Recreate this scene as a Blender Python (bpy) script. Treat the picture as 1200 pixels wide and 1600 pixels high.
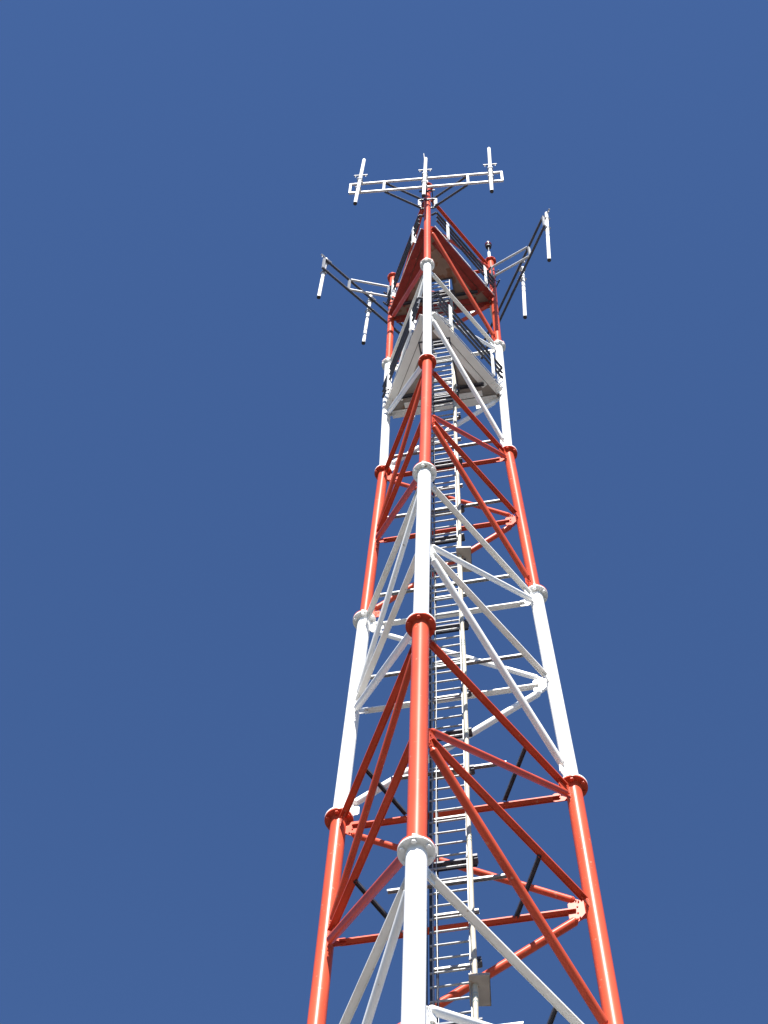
import bpy, bmesh, math, random
from mathutils import Vector, Matrix
random.seed(7)
R = math.radians
scene = bpy.context.scene
for o in list(bpy.data.objects): bpy.data.objects.remove(o)

# ------------------------------------------------------------------ camera
cam_d = bpy.data.cameras.new('camera'); cam = bpy.data.objects.new('camera', cam_d)
scene.collection.objects.link(cam); scene.camera = cam
rt = Vector((0.99949737, 0.02524697, 0.01917307)); up = Vector((0.01453631, -0.90244734, 0.43055486)); fw = Vector((-0.0281729, 0.43005974, 0.90236074))
m = Matrix((rt, up, -fw)).transposed().to_4x4(); m.translation = Vector((0, 0, 1.6))
cam.matrix_world = m
cam_d.sensor_fit = 'VERTICAL'; cam_d.sensor_height = 24; cam_d.lens = 3151.3/1600*24
cam_d.clip_start = 0.1; cam_d.clip_end = 5000

# ------------------------------------------------------------------ sky and sun (sun due -Y, 47 degrees up)
SUN_EL, SUN_AZ = 47.0, 180.0
w = bpy.data.worlds.new("World"); scene.world = w; w.use_nodes = True
nt = w.node_tree; bg = nt.nodes['Background']
sky = nt.nodes.new('ShaderNodeTexSky'); sky.sky_type = 'NISHITA'; sky.sun_disc = False
sky.sun_elevation = R(SUN_EL); sky.sun_rotation = R(SUN_AZ)
sky.altitude = 1500; sky.air_density = 1.3; sky.dust_density = 0.0; sky.ozone_density = 6.0
tint = nt.nodes.new('ShaderNodeMix'); tint.data_type = 'RGBA'; tint.blend_type = 'MULTIPLY'; tint.inputs[0].default_value = 1.0
nt.links.new(sky.outputs[0], tint.inputs[6]); tint.inputs[7].default_value = (0.76, 0.86, 1.05, 1)      # the camera's cool white balance
nt.links.new(tint.outputs[2], bg.inputs[0]); bg.inputs[1].default_value = 0.050
sd = bpy.data.lights.new('sun', 'SUN'); sd.energy = 4.9; sd.angle = R(0.5); sd.color = (1.0, 0.95, 0.87)
sun = bpy.data.objects.new('sun', sd); scene.collection.objects.link(sun)
sun.rotation_euler = (R(90-SUN_EL), 0, R(-0.8)); sun.location = (0, -40, 60)
vs = scene.view_settings; vs.view_transform = 'Standard'; vs.look = 'None'; vs.exposure = 1.4; vs.gamma = 1; vs.use_curve_mapping = False

# ------------------------------------------------------------------ materials
def mat(name, col, rough=0.5, metal=0.0, var=0.08, scale=3.0, spots=None, bump=0.0, spec=0.5, streak=False):
    M = bpy.data.materials.new(name); M.use_nodes = True
    n = M.node_tree.nodes; L = M.node_tree.links; b = n['Principled BSDF']
    b.inputs['Metallic'].default_value = metal; b.inputs['Specular IOR Level'].default_value = spec
    tc = n.new('ShaderNodeTexCoord')
    mp = n.new('ShaderNodeMapping'); L.new(tc.outputs['Object'], mp.inputs[0])
    mp.inputs['Scale'].default_value = (1, 1, 0.22) if streak else (1, 1, 1)
    nz = n.new('ShaderNodeTexNoise'); nz.inputs['Scale'].default_value = scale; nz.inputs['Detail'].default_value = 6; L.new(mp.outputs[0], nz.inputs['Vector'])
    r = n.new('ShaderNodeValToRGB'); L.new(nz.outputs[0], r.inputs[0])
    r.color_ramp.elements[0].position = 0.3; r.color_ramp.elements[1].position = 0.7
    r.color_ramp.elements[0].color = (*[c*(1-var) for c in col], 1); r.color_ramp.elements[1].color = (*[min(1, c*(1+var)) for c in col], 1)
    out = r.outputs[0]
    if spots:
        scol, th, ssc = spots
        n2 = n.new('ShaderNodeTexNoise'); n2.inputs['Scale'].default_value = ssc; n2.inputs['Detail'].default_value = 8; L.new(tc.outputs['Object'], n2.inputs['Vector'])
        r2 = n.new('ShaderNodeValToRGB'); L.new(n2.outputs[0], r2.inputs[0])
        r2.color_ramp.elements[0].position = th; r2.color_ramp.elements[1].position = th+0.05
        mx = n.new('ShaderNodeMix'); mx.data_type = 'RGBA'; L.new(r2.outputs[0], mx.inputs[0]); L.new(out, mx.inputs[6]); mx.inputs[7].default_value = (*scol, 1)
        out = mx.outputs[2]
    L.new(out, b.inputs['Base Color'])
    mr = n.new('ShaderNodeMapRange'); L.new(nz.outputs[0], mr.inputs[0]); mr.inputs[3].default_value = rough-0.08; mr.inputs[4].default_value = rough+0.12
    L.new(mr.outputs[0], b.inputs['Roughness'])
    if bump:
        bp = n.new('ShaderNodeBump'); bp.inputs['Strength'].default_value = bump; bp.inputs['Distance'].default_value = 0.01
        n3 = n.new('ShaderNodeTexNoise'); n3.inputs['Scale'].default_value = scale*8; L.new(tc.outputs['Object'], n3.inputs['Vector'])
        L.new(n3.outputs[0], bp.inputs['Height']); L.new(bp.outputs[0], b.inputs['Normal'])
    return M
RED = mat('red_orange_paint', (0.50, 0.074, 0.036), 0.33, spec=0.15, var=0.14, scale=2.2, spots=((0.48, 0.17, 0.11), 0.665, 11), streak=True)
RED_SHADED = mat('shaded_red_paint', (0.25, 0.034, 0.028), 0.5, spec=0.2, var=0.22, scale=5, spots=((0.30, 0.12, 0.09), 0.66, 8))  # darker copy of the red paint, underside shade put into the colour
PLATE_B = mat('warm_brown_plate', (0.24, 0.165, 0.125), 0.6, metal=0.1, var=0.2, scale=4, spots=((0.20, 0.09, 0.05), 0.58, 4))  # warmer brown floor plate with darker brown spots
WHITE = mat('white_paint', (0.80, 0.80, 0.78), 0.42, var=0.06, scale=2.2, spots=((0.46, 0.38, 0.30), 0.675, 11), streak=True)
GALV = mat('galvanised_steel', (0.30, 0.31, 0.32), 0.42, metal=0.3, var=0.2, scale=12, spots=((0.16, 0.14, 0.12), 0.66, 14))
RAIL = mat('sunlit_galvanised_steel', (0.50, 0.51, 0.53), 0.45, metal=0.3, var=0.12, scale=12)  # lighter copy of the steel, sunlight on mount members put into the colour
GALV_D = mat('dark_and_shaded_steel', (0.055, 0.06, 0.08), 0.5, metal=0.3, var=0.25, scale=10)  # dark steel fittings; on guard rails and antenna mounts the tone is painted shade
PLATE = mat('ribbed_steel_plate', (0.29, 0.26, 0.23), 0.55, metal=0.1, var=0.18, scale=4, spots=((0.26, 0.17, 0.11), 0.62, 5))
RAD = mat('antenna_radome', (0.78, 0.79, 0.78), 0.45, var=0.04, scale=6)
BLACK = mat('black_rubber', (0.02, 0.02, 0.022), 0.5, var=0.2, scale=10)
CREAM = mat('cream_conduit', (0.40, 0.375, 0.30), 0.5, var=0.10, scale=9, spots=((0.30, 0.26, 0.20), 0.64, 16))
TAPE = mat('grey_green_tape', (0.25, 0.30, 0.28), 0.5, var=0.1, scale=10)
ZINC = mat('zinc_bolts', (0.62, 0.62, 0.60), 0.35, metal=0.5, var=0.1, scale=20)
GLASS = mat('beacon_glass', (0.10, 0.012, 0.01), 0.12, var=0.1, scale=10)
GLINT = mat('beacon_cap', (0.75, 0.62, 0.45), 0.3, metal=0.2, var=0.1, scale=10)
CONC = mat('concrete', (0.36, 0.34, 0.31), 0.85, var=0.15, scale=3, bump=0.4)
SOIL = mat('dry_soil_and_grass', (0.080, 0.079, 0.078), 0.95, var=0.3, scale=0.6, spots=((0.04, 0.055, 0.02), 0.58, 0.9), bump=0.5)

# ------------------------------------------------------------------ mesh helpers
def frame(d, upv=None):
    d = d.normalized(); upv = Vector(upv) if upv is not None else (Vector((0, 0, 1)) if abs(d.z) < 0.95 else Vector((0, 1, 0)))
    s = d.cross(upv).normalized(); u = s.cross(d).normalized()
    return s, u
def tube(bm, p, q, r, r2=None, n=20, smooth=True, caps=True):
    p, q = Vector(p), Vector(q); r2 = r if r2 is None else r2; s, u = frame(q-p)
    a, b = [], []
    for i in range(n):
        t = 2*math.pi*i/n; v = s*math.cos(t)+u*math.sin(t)
        a.append(bm.verts.new(p+v*r)); b.append(bm.verts.new(q+v*r2))
    for i in range(n):
        f = bm.faces.new((a[i], a[(i+1) % n], b[(i+1) % n], b[i])); f.smooth = smooth
    if caps:        # caps get their own vertices so that the side keeps its own shading
        bm.faces.new([bm.verts.new(v.co) for v in a[::-1]]); bm.faces.new([bm.verts.new(v.co) for v in b])
def path(bm, pts, r, n=8):
    pts = [Vector(p) for p in pts]; rings = []
    for i, p in enumerate(pts):
        d = pts[min(i+1, len(pts)-1)]-pts[max(i-1, 0)]; s, u = frame(d, (0, 1, 0.001) if abs(d.normalized().z) > 0.9 else None)
        rr = r[i] if isinstance(r, (list, tuple)) else r
        rings.append([bm.verts.new(p+(s*math.cos(2*math.pi*k/n)+u*math.sin(2*math.pi*k/n))*rr) for k in range(n)])
    for A, B in zip(rings, rings[1:]):
        for k in range(n):
            f = bm.faces.new((A[k], A[(k+1) % n], B[(k+1) % n], B[k])); f.smooth = True
    bm.faces.new(rings[0][::-1]); bm.faces.new(rings[-1])
def sweep(bm, p, q, prof, upv=None):
    """extrude a closed profile [(side, up), ...] from p to q"""
    p, q = Vector(p), Vector(q); s, u = frame(q-p, upv); n = len(prof)
    a = [bm.verts.new(p+s*x+u*y) for x, y in prof]; b = [bm.verts.new(q+s*x+u*y) for x, y in prof]
    for i in range(n): bm.faces.new((a[i], a[(i+1) % n], b[(i+1) % n], b[i]))
    bm.faces.new(a[::-1]); bm.faces.new(b)
def bar(bm, p, q, w_, h_, upv=None): sweep(bm, p, q, [(-w_/2, -h_/2), (w_/2, -h_/2), (w_/2, h_/2), (-w_/2, h_/2)], upv)
def cprof(wd, lip, t):      # channel, web on top, lips hanging down
    a = wd/2
    return [(-a, 0), (-a, -lip), (-a+t, -lip), (-a+t, -t), (a-t, -t), (a-t, -lip), (a, -lip), (a, 0)]
def box(bm, c, sx, sy, sz, rz=0.0):
    M = Matrix.Translation(Vector(c)) @ Matrix.Rotation(rz, 4, 'Z') @ Matrix.Diagonal((sx, sy, sz, 1))
    bmesh.ops.create_cube(bm, size=1.0, matrix=M)
def disc(bm, c, r, h, axis=(0, 0, 1), n=32): 
    c = Vector(c); ax = Vector(axis).normalized(); tube(bm, c-ax*h/2, c+ax*h/2, r, n=n)
def ball(bm, c, r, sz=1.0):
    M = Matrix.Translation(Vector(c)) @ Matrix.Diagonal((r, r, r*sz, 1))
    res = bmesh.ops.create_uvsphere(bm, u_segments=20, v_segments=12, radius=1.0, matrix=M)
    for v in res['verts']:
        for f in v.link_faces: f.smooth = True
def obj(name, bm, material, parent=None, label=None, bevel=0.0):
    bmesh.ops.recalc_face_normals(bm, faces=bm.faces)
    me = bpy.data.meshes.new(name); bm.to_mesh(me); bm.free()
    me.materials.append(material)
    o = bpy.data.objects.new(name, me); scene.collection.objects.link(o)
    if parent is not None: o.parent = parent
    if label: o['label'] = label
    if bevel:
        b = o.modifiers.new('bevel', 'BEVEL'); b.width = bevel; b.segments = 2; b.limit_method = 'ANGLE'; b.angle_limit = R(40)
    return o
def nb(): return bmesh.new()

# ------------------------------------------------------------------ tower frame: local x across, local y away from the viewer
TH = -0.152461; D = 16.15929
EX = Vector((math.cos(TH), math.sin(TH), 0)); EY = Vector((-EX.y, EX.x, 0))
def G(a, b, z): return EX*a+EY*b+Vector((0, D, z))
def thing(name, label, cat, loc=(0, 0, 0), rz=0.0, group=None):
    o = bpy.data.objects.new(name, None); scene.collection.objects.link(o)
    o.location = G(*loc); o.rotation_euler = (0, 0, TH+rz); o.empty_display_size = 0.3
    o['label'] = label; o['category'] = cat
    if group: o['group'] = group
    return o

# ------------------------------------------------------------------ setting: ground sheet
bm = nb(); bmesh.ops.create_grid(bm, x_segments=1, y_segments=1, size=1500)
ground = obj('ground', bm, SOIL); ground['kind'] = 'structure'

# ------------------------------------------------------------------ tower geometry
Z4 = 39.3424
LV = [0.30, 3.3424, 9.50, 15.55, 21.42, 27.3424, 33.3424, 39.3424, 45.4449, 51.6255]   # flange levels
DIA = [0.27, 0.27, 0.265, 0.26, 0.25, 0.235, 0.205, 0.185, 0.165]                         # per section
COL = ['red', 'white', 'red', 'white', 'red', 'white', 'red', 'white', 'red']          # 0..8
# sections 0..8 : the near leg's joint seen lowest in the picture is LV[4]
COL = ['red' if (8-i) % 2 == 0 else 'white' for i in range(9)]
PM = {'red': RED, 'white': WHITE}
ANG = {'N': -90, 'R': 30, 'L': 150}
WHERE = {'N': 'near', 'R': 'right', 'L': 'left'}
def rad(z): return 1.5002+0.04817*min(12.0, max(0, Z4-z))+0.034*max(0, Z4-12-z)-0.0015*max(0, z-Z4)
def leg(n, z): a = R(ANG[n]); return Vector((rad(z)*math.cos(a), rad(z)*math.sin(a), z))

tower = thing('lattice_tower', 'tall three-legged tubular lattice tower painted in red and white bands', 'radio tower')

bolt_mesh = {}
def bolt_bm(bm, c, z0, z1, r=0.026):
    x, y = c
    tube(bm, (x, y, z0), (x, y, z1), r*0.7, n=8)
    tube(bm, (x, y, z0+0.004), (x, y, z0+0.026), r*1.3, n=6, smooth=False)
    tube(bm, (x, y, z1-0.024), (x, y, z1-0.003), r*1.3, n=6, smooth=False)
def ring_bolts(parent, P, rr, z0, z1, m_, single):
    pts = [(rr*math.cos(2*math.pi*(i+0.5)/6), rr*math.sin(2*math.pi*(i+0.5)/6)) for i in range(6)]
    if not single:
        bm = nb()
        for x, y in pts: bolt_bm(bm, (P.x+x, P.y+y), z0, z1)
        o = obj('bolts', bm, m_, parent); o['kind'] = 'stuff'; return
    if m_.name not in bolt_mesh:
        bm = nb(); bolt_bm(bm, (0, 0), -0.078, 0.072); o = obj('bolt', bm, m_, parent); bolt_mesh[m_.name] = o.data
        o.location = (P.x+pts[0][0], P.y+pts[0][1], P.z); pts = pts[1:]
    for x, y in pts:
        o = bpy.data.objects.new('bolt', bolt_mesh[m_.name]); scene.collection.objects.link(o); o.parent = parent; o.location = (P.x+x, P.y+y, P.z)

for i, c in enumerate(COL):
    z0, z1 = LV[i], LV[i+1]
    for n in 'NRL':
        bm = nb(); tube(bm, leg(n, z0), leg(n, z1), DIA[i]/2, n=64, caps=False)
        obj('leg_section', bm, PM[c], tower, '%s painted tube of the %s leg' % (c, WHERE[n]))
# flanges: two bolted rings, each in the paint of its own section
for k in range(1, 10):
    z = LV[k]
    for n in 'NRL':
        P = leg(n, z); below, above = COL[k-1], (COL[k] if k < 9 else None)
        r0 = DIA[k-1]/2; R0 = r0*1.78
        bm = nb(); disc(bm, P-Vector((0, 0, 0.016)), R0, 0.030, n=48)
        tube(bm, P-Vector((0, 0, 0.045)), P-Vector((0, 0, 0.031)), r0+0.002, r0+0.010, n=36)
        ring = obj('flange', bm, PM[below], tower, '%s lower ring of a bolted leg joint' % below, bevel=0.003)
        if above:
            bm = nb(); disc(bm, P+Vector((0, 0, 0.016)), R0, 0.030, n=36)
            tube(bm, P+Vector((0, 0, 0.031)), P+Vector((0, 0, 0.075)), r0+0.018, r0+0.002, n=36)
            obj('flange', bm, PM[above], tower, '%s upper ring of a bolted leg joint' % above, bevel=0.003)
        ring_bolts(ring, P, (r0+R0)/2+0.004, z-0.068, z+(0.066 if above else 0.02), PM[below], 4 <= k <= 8)

FACES = [('N', 'R'), ('R', 'L'), ('L', 'N')]     # the node of each K sits on the first leg
def member_tube(A, B, r, trimA, trimB, m_, side):
    d = (B-A).normalized(); P, Q = A+d*trimA, B-d*trimB
    bm = nb(); tube(bm, P, Q, r, n=48)
    # crimped ends running into bolted tongues
    tube(bm, P, P-d*0.035, r, r*0.62, n=48); tube(bm, Q, Q+d*0.035, r, r*0.62, n=48)
    for X, s in ((P, -1), (Q, 1)):
        bar(bm, X-d*s*0.04, X+d*s*0.12, 0.012, r*1.3, upv=d.cross(side))
        for t in (0.06, 0.10):
            c = X+d*s*t; tube(bm, c-side*0.03, c+side*0.03, 0.011, n=6, smooth=False)
    return obj('diagonal_brace', bm, m_, tower)
def gusset(P, out, side, w_, h_, m_, dz=0.0, lo=0.5):
    """vertical plate in the plane of a face, standing off a leg; out = direction along the face"""
    bm = nb(); t = 0.014
    prof = [(-0.02, -h_*lo), (w_*0.85, -h_*lo), (w_, -h_*lo*0.80), (w_, h_*(1-lo)*0.80), (w_*0.85, h_*(1-lo)), (-0.02, h_*(1-lo))]
    vs_ = []
    for s in (-t/2, t/2): vs_.append([bm.verts.new(P+out*x+Vector((0, 0, y+dz))+side*s) for x, y in prof])
    n = len(prof)
    for i in range(n): bm.faces.new((vs_[0][i], vs_[0][(i+1) % n], vs_[1][(i+1) % n], vs_[1][i]))
    bm.faces.new(vs_[0][::-1]); bm.faces.new(vs_[1])
    for x, y in ((0.10, -h_*lo*0.35), (0.10, h_*(1-lo)*0.35), (w_*0.8, 0.03)):
        c = P+out*x+Vector((0, 0, y+dz)); tube(bm, c-side*0.024, c+side*0.024, 0.012, n=6, smooth=False)
    return obj('gusset_plate', bm, m_, tower)
for i, c in enumerate(COL):
    z0, z1 = LV[i], LV[i+1]; zm = (z0+z1)/2 if i else None
    top = (i == 8); pm = PM[c]
    if top: zm = z0+3.055; zh = 51.0
    else: zh = z1-0.22
    sc = [1.1, 1.1, 1.08, 1.05, 1.0, 0.92, 0.86, 0.80, 0.76][i]
    lr = DIA[i]/2
    for a, b in FACES:
        A, B = leg(a, zh), leg(b, zh); d = (B-A).normalized(); side = Vector((d.y, -d.x, 0))
        # horizontal below the upper flange
        bm = nb(); sweep(bm, A+d*(lr+0.10), B-d*(lr+0.10), cprof(0.11*sc, 0.028, 0.009))
        obj('horizontal_brace', bm, pm, tower)
        gusset(A+d*lr, d, side, 0.20*sc, 0.22, pm)
        gusset(B-d*lr, -d, side, 0.27*sc, 0.30, pm, dz=-0.04)
        if zm is None: continue
        A, B = leg(a, zm), leg(b, zm); d = (B-A).normalized()
        if i not in (7, 8):
            bm = nb(); sweep(bm, A+d*(lr+0.12), B-d*(lr+0.08), cprof(0.11*sc, 0.028, 0.009))
            obj('horizontal_brace', bm, pm, tower)
        gusset(A+d*lr, d, side, 0.23*sc, 0.40*sc, pm)
        gusset(B-d*lr, -d, side, 0.17*sc, 0.16, pm)
        # two diagonals of the K
        member_tube(leg(a, zm+0.05)+d*0.02, leg(b, zh-0.05), 0.052*sc, lr+0.20, lr+0.20, pm, side)
        member_tube(leg(a, zm-0.05)+d*0.02, leg(b, z0+0.20), 0.064*sc, lr+0.20, lr+0.18, pm, side)
        gusset(leg(b, z0+0.17)-d*lr, -d, side, 0.20*sc, 0.22, pm)

# inner support bars carrying the ladder, one at each flange and node level
def face_x(z, y, off=0.0):      # half width of the plan triangle at depth y
    r = rad(z); return (y+r)*math.tan(R(30))-off
sup_levels = []
for i in range(1, 9):
    sup_levels.append((LV[i]-0.12, i)); 
    if i < 8: sup_levels.append(((LV[i]+LV[i+1])/2+0.02, i))
for z, i in sup_levels:
    if z > 43: continue
    hx = face_x(z, 0.38, 0.03) if z > 27.5 else 0.88
    bm = nb(); sweep(bm, (-hx, 0.38, z+0.03), (hx, 0.38, z+0.03), cprof(0.06, 0.036, 0.007))
    obj('support_bar', bm, GALV, tower)
    if z < 27.5:
        for s in (-1, 1):
            x0 = face_x(z, 0.08, 0.03)
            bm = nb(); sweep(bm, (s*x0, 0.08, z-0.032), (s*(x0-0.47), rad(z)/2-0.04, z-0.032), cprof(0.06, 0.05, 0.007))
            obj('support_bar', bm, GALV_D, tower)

# concrete footings
for n in 'NRL':
    P = leg(n, 0)
    t = bpy.data.objects.new('concrete_footing', None)
    bm = nb(); tube(bm, (0, 0, -0.2), (0, 0, 0.20), 0.75, 0.62, n=8, smooth=False); disc(bm, (0, 0, 0.25), 0.30, 0.09)
    t = obj('concrete_footing', bm, CONC, bevel=0.01); t.location = G(P.x, P.y, 0)
    t['label'] = 'octagonal concrete footing under the %s leg of the tower' % WHERE[n]; t['category'] = 'footing'; t['group'] = 'tower footings'

# ------------------------------------------------------------------ work platforms
DIRS = [(-30, 'right'), (210, 'left'), (90, 'far')]
def platform(zb, m_, label, hole, floor_mat):
    root = thing('work_platform', label, 'platform', (0, 0, zb), group='triangular work platforms')
    def P(ang, along, dist, z):       # a point by face: along the face, distance from the axis
        a = R(ang); o = Vector((math.cos(a), math.sin(a), 0)); t = Vector((-o.y, o.x, 0))
        v = o*dist+t*along; v.z = z; return v
    # floor plate with a hatch, as butted strips (outline: triangle with corners cut at the legs)
    ins = 0.80; R3 = math.sqrt(3)
    def xr(y): return max(0.0, min((y+2*ins)/R3, 1.25))
    hx0, hx1, hy0, hy1 = hole
    ys = sorted({-1.38, hy0, hy1, ins, -0.9, -0.4, 0.565})
    bm = nb(); t = 0.008; zf = 0.046
    for y0, y1 in zip(ys, ys[1:]):
        spans = [(-xr(y0), -xr(y1), xr(y0), xr(y1))] if (y1 <= hy0 or y0 >= hy1) else [(-xr(y0), -xr(y1), hx0, hx0), (hx1, hx1, xr(y0), xr(y1))]
        for l0, l1, r0, r1 in spans:
            lo_ = [bm.verts.new((x, y, zf)) for x, y in ((l0, y0), (r0, y0), (r1, y1), (l1, y1))]
            hi_ = [bm.verts.new((v.co.x, v.co.y, zf+t)) for v in lo_]
            bm.faces.new(lo_[::-1]); bm.faces.new(hi_)
            for k in range(4): bm.faces.new((lo_[k], lo_[(k+1) % 4], hi_[(k+1) % 4], hi_[k]))
    obj('floor_plate', bm, floor_mat, root)
    # hatch frame
    bm = nb()
    for p, q in (((hx0, hy0), (hx1, hy0)), ((hx0, hy1), (hx1, hy1))): bar(bm, (p[0]-0.02, p[1], 0.018), (q[0]+0.02, q[1], 0.018), 0.03, 0.05)
    for x in (hx0, hx1): bar(bm, (x, hy0+0.016, 0.018), (x, hy1-0.016, 0.018), 0.03, 0.05)
    obj('hatch_frame', bm, GALV_D, root)
    for s in (-1, 1):        # cross beam beside the hatch
        bm = nb(); x0 = hx1+0.03 if s > 0 else hx0-0.03
        sweep(bm, (x0, 0.37, 0.012), (s*0.93, 0.37, 0.012), cprof(0.07, 0.06, 0.006)); obj('cross_beam', bm, GALV_D, root)
    for ang, side in DIRS:
        hl = 1.16
        # outer channel: web outside, flange under
        bm = nb()
        a, b = P(ang, -hl, 0.85, 0), P(ang, hl, 0.85, 0); o = P(ang, 0, 1, 0)
        s, u = frame(b-a); sg = 1 if s.dot(o) > 0 else -1
        prof = [(0, 0), (0, 0.022), (-0.172*sg, 0.022), (-0.172*sg, 0)]
        if sg < 0: prof = prof[::-1]
        sweep(bm, a, b, prof); obj('edge_beam', bm, m_, root)
        # inner joist, a little higher
        a, b = P(ang, -hl+0.30, 0.660, 0.016), P(ang, hl-0.30, 0.660, 0.016)
        prof = [(0, 0), (0, 0.008), (-0.122*sg, 0.008), (-0.122*sg, 0.026), (-0.13*sg, 0.026), (-0.13*sg, 0)]
        if sg < 0: prof = prof[::-1]
        bm = nb(); sweep(bm, a, b, prof); obj('inner_joist', bm, m_, root)
        # toe plate edge strip on top of the floor
        bm = nb(); a, b = P(ang, -hl+0.02, 0.862, 0.055), P(ang, hl-0.02, 0.862, 0.055); bar(bm, a, b, 0.012, 0.04); obj('toe_strip', bm, GALV if m_ is WHITE else WHITE, root)
        # rails
        for zr, rr in ((0.50, 0.027), (0.82, 0.027), (1.13, 0.029)):
            bm = nb(); e = 1.12
            tube(bm, P(ang, -e, 0.90, zr), P(ang, e, 0.90, zr), rr, n=14)
            if zr > 1:
                for sg2 in (-1, 1): tube(bm, P(ang, sg2*e, 0.90, zr), P(ang, sg2*(e+0.03), 0.76, zr), rr, n=14)
            obj('guard_rail', bm, GALV_D, root)  # dark tone stands for the shaded underside of the rails
        for al in (-0.72, 0.74):
            bm = nb(); p, q = P(ang, al, 0.905, -0.03), P(ang, al, 0.905, 1.19); o = P(ang, 0, 1, 0); tt = (b-a).normalized()
            # angle post: two legs
            bar(bm, p+o*0.024, q+o*0.024, 0.10, 0.008, upv=o); bar(bm, p-o*0.016+tt*0.046, q-o*0.016+tt*0.046, 0.008, 0.07, upv=o)
            for zz in (0.04, 0.12): c = P(ang, al-0.01, 0.93, zz); tube(bm, c, c+o*0.03, 0.014, n=6, smooth=False)
            obj('rail_post', bm, WHITE, root)
    # corner plates next to the legs with bolts
    for n in 'NRL':
        L_ = leg(n, zb); L_.z = 0; o = L_.normalized(); tt = Vector((-o.y, o.x, 0))
        for s in (-1, 1):
            bm = nb(); c = L_-o*0.17+tt*s*0.13
            bar(bm, c+Vector((0, 0, -0.012)), c-o*0.16+tt*s*0.10+Vector((0, 0, -0.012)), 0.11, 0.012)
            for k in (0.03, 0.10): cc = c-o*k+tt*s*k*0.6; tube(bm, cc+Vector((0, 0, -0.05)), cc, 0.018, n=6, smooth=False)
            obj('corner_plate', bm, m_, root)
    return root
platform(42.39, WHITE, 'lower of the two triangular platforms, with white edge beams and railing', (-0.30, 0.36, -0.80, 0.47), PLATE)
platform(48.44, RED_SHADED, 'upper of the two triangular platforms, with shaded red edge beams and railing', (-0.30, 0.36, -0.06, 0.47), PLATE_B)

# ------------------------------------------------------------------ climbing ladder
lad = thing('access_ladder', 'long narrow steel ladder climbing the inside of the tower up to the platforms', 'ladder', (0, 0.38, 0))
seg_z = [0.3, 3.4, 9.4, 15.4, 21.4, 27.4, 33.4, 39.4, 45.5, 49.9]
for za, zb in zip(seg_z, seg_z[1:]):
    for x in (-0.245, 0.245):
        bm = nb(); bar(bm, (x, 0, za+0.003), (x, 0, zb), 0.012, 0.055, upv=(0, 1, 0))
        obj('side_rail', bm, GALV, lad)
def rung_bm(bm, z): tube(bm, (-0.29, 0, z), (0.24, 0, z), 0.017, n=12)
rungs = []; z = 49.5
while z > 0.5: rungs.append(z); z -= 0.284
r0 = rungs[:99]
bm = nb(); rung_bm(bm, 0); first = obj('rung', bm, GALV, lad); first.location = (0, 0, r0[0])
for z in r0[1:]:
    c = first.copy(); scene.collection.objects.link(c); c.parent = lad; c.location = (0, 0, z)
bm = nb()
for z in rungs[99:]: rung_bm(bm, z)
low = obj('rung', bm, GALV, lad); low['kind'] = 'stuff'; low['label'] = 'remaining rungs further down the ladder'
# cable brackets behind the ladder
z = 48.9; k = 0
brk = []
while z > 3:
    brk.append(z); z -= 1.14
for k, z in enumerate(brk):
    bm = nb(); sweep(bm, (-0.25, 0.075, z), (0.37, 0.075, z), cprof(0.075 if k % 3 else 0.15, 0.035, 0.006))
    for x in (-0.13, 0.02, 0.17): tube(bm, (x, 0.060, z-0.035), (x, 0.060, z-0.008), 0.012, n=6, smooth=False)
    obj('cable_bracket', bm, GALV if k % 3 else GALV_D, lad)
    if k % 2:
        bm = nb(); bar(bm, (0.23, -0.03, z-0.01), (0.39, -0.03, z-0.01), 0.02, 0.05); box(bm, (0.365, 0.03, z-0.03), 0.05, 0.10, 0.07)
        obj('cable_clamp', bm, GALV_D, lad)
# two fold-out rest plates
for z in (22.10, 34.20):
    bm = nb(); box(bm, (0.355, 0.035, 0), 0.27, 0.49, 0.008)
    box(bm, (0.355, -0.212, 0.018), 0.27, 0.008, 0.045); box(bm, (0.487, 0.035, 0.016), 0.008, 0.49, 0.04)
    o = obj('rest_plate', bm, PLATE, lad, 'grey plate jutting out beside the ladder'); o.location = (0.0, -0.04, z); o.rotation_euler = (0, 0, 0.12)
# safety wire
bm = nb(); path(bm, [(-0.17+0.012*math.sin(z_*0.7), -0.10+0.01*math.cos(z_), z_) for z_ in [0.5+0.75*i for i in range(66)]], 0.006, 6)
obj('safety_wire', bm, GALV, lad)

# cables riding up the ladder
def cable(name, label, x, y, r, m_, z0, z1, wob, ph, tape=False, cat='cable'):
    bm = nb(); pts = []; z = z0
    while z < z1:
        pts.append((wob*math.sin(z*0.9+ph)+wob*0.5*math.sin(z*2.3+ph*2), wob*0.5*math.cos(z*1.3+ph), z)); z += 0.35
    path(bm, pts, r, 14); o = obj(name, bm, m_); o.location = G(x, y, 0); o.rotation_euler = (0, 0, TH)
    o['label'] = label; o['category'] = cat
    if tape:
        random.seed(3); z = z0+0.6
        while z < z1-0.5:
            p = min(pts, key=lambda q: abs(q[2]-z))
            for dz in (0, 0.07, 0.15):
                bm = nb(); tube(bm, (p[0], p[1], p[2]+dz), (p[0], p[1], p[2]+dz+0.022), r+0.004, n=16); obj('tape_band', bm, TAPE, o)
            z += random.uniform(2.6, 3.6)
    return o
cable('cable_conduit', 'cream conduit with tape bands fixed along the right rail of the ladder', 0.292, 0.32, 0.036, CREAM, 0.4, 48.3, 0.008, 0.3, True, 'conduit')
cable('feeder_cable', 'thickest black feeder cable, running right behind the left rail of the ladder', -0.285, 0.50, 0.030, BLACK, 0.4, 48.9, 0.006, 1.0)
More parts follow.
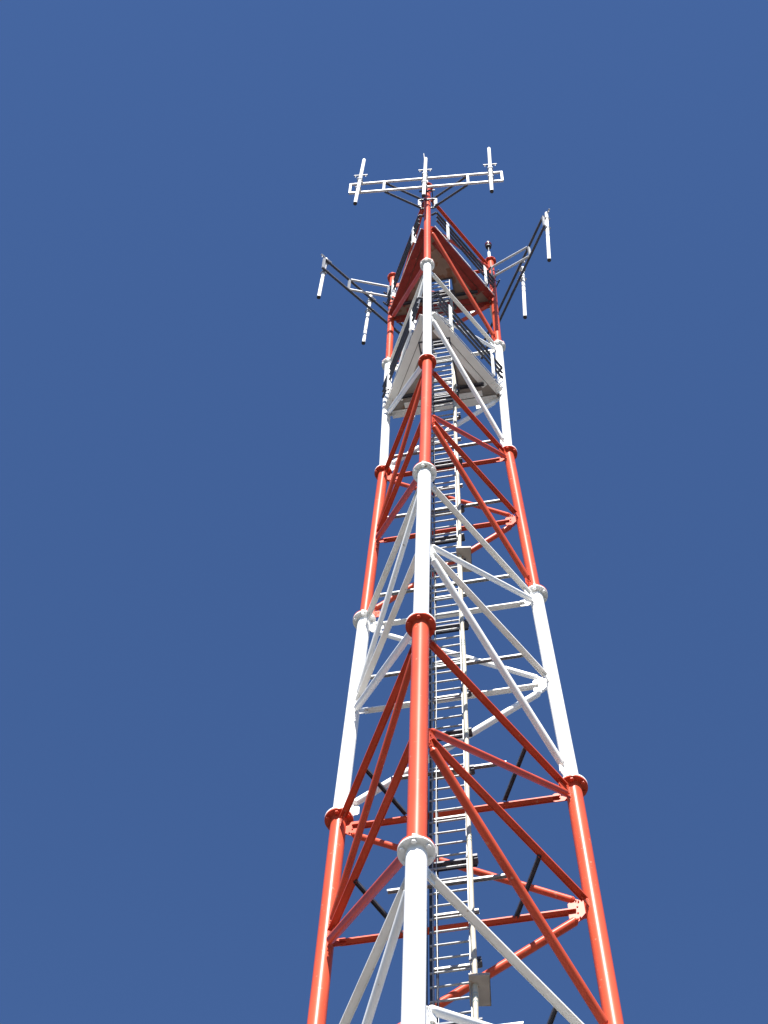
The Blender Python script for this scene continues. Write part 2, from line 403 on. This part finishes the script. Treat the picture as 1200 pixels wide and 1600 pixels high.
cable('feeder_cable', 'black feeder cable running just behind the rungs, inside the left rail', -0.205, 0.51, 0.018, BLACK, 0.4, 48.9, 0.007, 3.1)
cable('feeder_cable', 'black feeder cable farthest out on the left of the ladder', -0.36, 0.50, 0.026, BLACK, 0.4, 48.9, 0.008, 2.2)

# ------------------------------------------------------------------ antenna mounts and antennas
def mount(n, z, skew, dist, label):
    ang = R(ANG[n]+skew); P = leg(n, z)
    root = thing('antenna_mount', label, 'antenna bracket', (P.x, P.y, z), ang+math.pi/2, 'antenna mounts on the leg tops')
    y = -dist; H = 0.75        # local -y points outward
    lr = DIA[8]/2
    for zz in (0, H):
        bm = nb(); bar(bm, (-1.925, y, zz), (1.925, y, zz), 0.055, 0.055); obj('cross_rail', bm, RAIL if n == 'N' else GALV_D, root)  # lit tone on the near rails, shade painted into the side ones
    for x in (-1.90, -1.05, 1.05, 1.90):
        bm = nb(); bar(bm, (x, y, 0.026), (x, y, H-0.026), 0.055, 0.05, upv=(0, 1, 0)); obj('spacer', bm, GALV, root)
    for zz in (0, H):
        for s in (-1, 1):
            bm = nb(); tube(bm, (s*1.03, y+0.03, zz-0.002), (s*0.17, 0.10, zz-0.002), 0.030, n=20); obj('brace_arm', bm, GALV_D if n == 'N' else RAIL, root)  # shade painted into the near arms, lit tone on the side ones
        bm = nb(); bar(bm, (-0.20, 0.12, zz), (0.20, 0.12, zz), 0.03, 0.06); bar(bm, (-0.20, -lr-0.02, zz), (0.20, -lr-0.02, zz), 0.03, 0.06)
        for s in (-1, 1): tube(bm, (s*0.13, 0.16, zz), (s*0.13, -lr-0.05, zz), 0.012, n=8)
        obj('leg_clamp', bm, GALV_D, root)
    for s in (-1, 1):
        bm = nb(); bar(bm, (s*0.20, 0.10, 0.03), (s*0.20, 0.10, H-0.03), 0.075, 0.02, upv=(0, 1, 0)); obj('clamp_plate', bm, GALV, root)
    return root, ang
def antenna(n, z, skew, dist, t, zb, zt, tilt, label):
    ang = R(ANG[n]+skew); P = leg(n, z); o = Vector((math.cos(ang), math.sin(ang), 0)); tt = Vector((-o.y, o.x, 0))
    C = P+o*(dist+0.10)+tt*t
    root = thing('pole_antenna', label, 'antenna', (C.x, C.y, z), ang+math.pi/2, 'white pole antennas')
    root.rotation_euler = (Matrix.Rotation(tilt, 3, 'Y') @ Matrix.Rotation(TH+ang+math.pi/2, 3, 'Z')).to_euler()
    r = 0.044; mid = zb+(zt-zb)*0.5
    bm = nb(); tube(bm, (0, 0, zb+0.06), (0, 0, mid), r, n=20); tube(bm, (0, 0, mid), (0, 0, zt-0.02), r, n=20); tube(bm, (0, 0, zt-0.02), (0, 0, zt), r, r*0.8, n=20)
    obj('radome', bm, RAD, root)
    bm = nb(); tube(bm, (0, 0, zb+0.02), (0, 0, zb+0.062), r+0.003, n=20); obj('base_cap', bm, BLACK, root)
    bm = nb(); tube(bm, (0, 0, mid-0.03), (0, 0, mid+0.03), r+0.003, n=20); obj('collar', bm, GALV, root)
    for zz in (0.0, 0.75):
        bm = nb(); box(bm, (0, 0.045, zz), 0.12, 0.02, 0.07); tube(bm, (-0.06, -0.055, zz), (0.06, -0.055, zz), 0.012, n=8)
        for s in (-1, 1): tube(bm, (s*0.06, -0.055, zz), (s*0.06, 0.14, zz), 0.010, n=8)
        obj('u_bolt_clamp', bm, GALV, root)
    for zz in (1.18,):
        bm = nb(); bar(bm, (-0.17, 0.0, zz), (-0.05, 0.0, zz), 0.035, 0.03); bar(bm, (0.05, 0.0, zz), (0.17, 0.0, zz), 0.035, 0.03)
        for s in (-1, 1): tube(bm, (s*0.13, 0, zz), (s*0.13, 0.0, zz-0.16), 0.008, n=6)
        obj('side_tab', bm, GALV, root)
    return root
MZ = dict(N=(50.25, 5, 0.42), R=(49.80, 3, 0.55), L=(49.60, -8, 0.45))
mount('N', *MZ['N'], 'steel antenna crossbar frame on the near leg, topmost of the three')
mount('R', *MZ['R'], 'steel antenna crossbar frame on the right leg, beside the beacon lamp')
mount('L', *MZ['L'], 'steel antenna crossbar frame jutting out left from the left leg')
antenna('N', *MZ['N'], -1.68, -1.28, 2.62, 0.029, 'white pole antenna at the left end of the topmost crossbar')
antenna('N', *MZ['N'], -0.03, -1.10, 2.25, 0.015, 'white pole antenna in the middle of the topmost crossbar, above the near leg')
antenna('N', *MZ['N'], 1.62, -1.20, 2.70, 0.010, 'white pole antenna at the right end of the topmost crossbar')
antenna('R', *MZ['R'], -1.86, -2.45, 1.32, 0.036, 'white pole antenna at the outer end of the right crossbar')
antenna('R', *MZ['R'], -0.42, -2.75, 0.95, 0.027, 'white pole antenna low on the right crossbar, closest to the right leg')
antenna('L', *MZ['L'], 1.80, -1.80, 1.15, 0.018, 'white pole antenna at the outer end of the left crossbar')
antenna('L', *MZ['L'], 0.30, -2.25, 1.40, 0.027, 'white pole antenna on the left crossbar, closest to the left leg')

# ------------------------------------------------------------------ beacon lamp and lightning rod
P = leg('R', LV[9])
bc = thing('beacon_lamp', 'small dark red warning lamp on a short pole above the right leg', 'beacon light', (P.x-0.02, P.y, LV[9]))
bm = nb(); tube(bm, (0, 0, 0.0), (0, 0, 0.75), 0.04, n=14); disc(bm, (0, 0, 0.02), 0.09, 0.03); obj('mast', bm, WHITE, bc)
bm = nb(); tube(bm, (0, 0, 0.75), (0, 0, 1.20), 0.018, n=12); obj('stem', bm, GALV_D, bc)
bm = nb(); tube(bm, (0, 0, 1.20), (0, 0, 1.28), 0.075, n=18); obj('lamp_base', bm, BLACK, bc)
bm = nb(); ball(bm, (0, 0, 1.38), 0.095, 1.2); obj('lens', bm, GLASS, bc)
bm = nb(); ball(bm, (0, 0, 1.56), 0.05, 1.6); obj('cap', bm, GLINT, bc)
P = leg('N', LV[9])
bm = nb(); tube(bm, (0, 0, 0), (0, 0, 0.6), 0.03, n=12); tube(bm, (0, 0, 0.6), (-0.10, 0.02, 3.35), 0.018, 0.012, n=10); disc(bm, (0, 0, 0.02), 0.07, 0.03)
rod = obj('lightning_rod', bm, GALV); rod.location = G(P.x, P.y, LV[9]); rod.rotation_euler = (0, 0, TH)
rod['label'] = 'thin steel lightning rod rising behind the middle antenna at the tower tip'; rod['category'] = 'lightning rod'

scene.render.engine = 'CYCLES'
scene.cycles.samples = 128
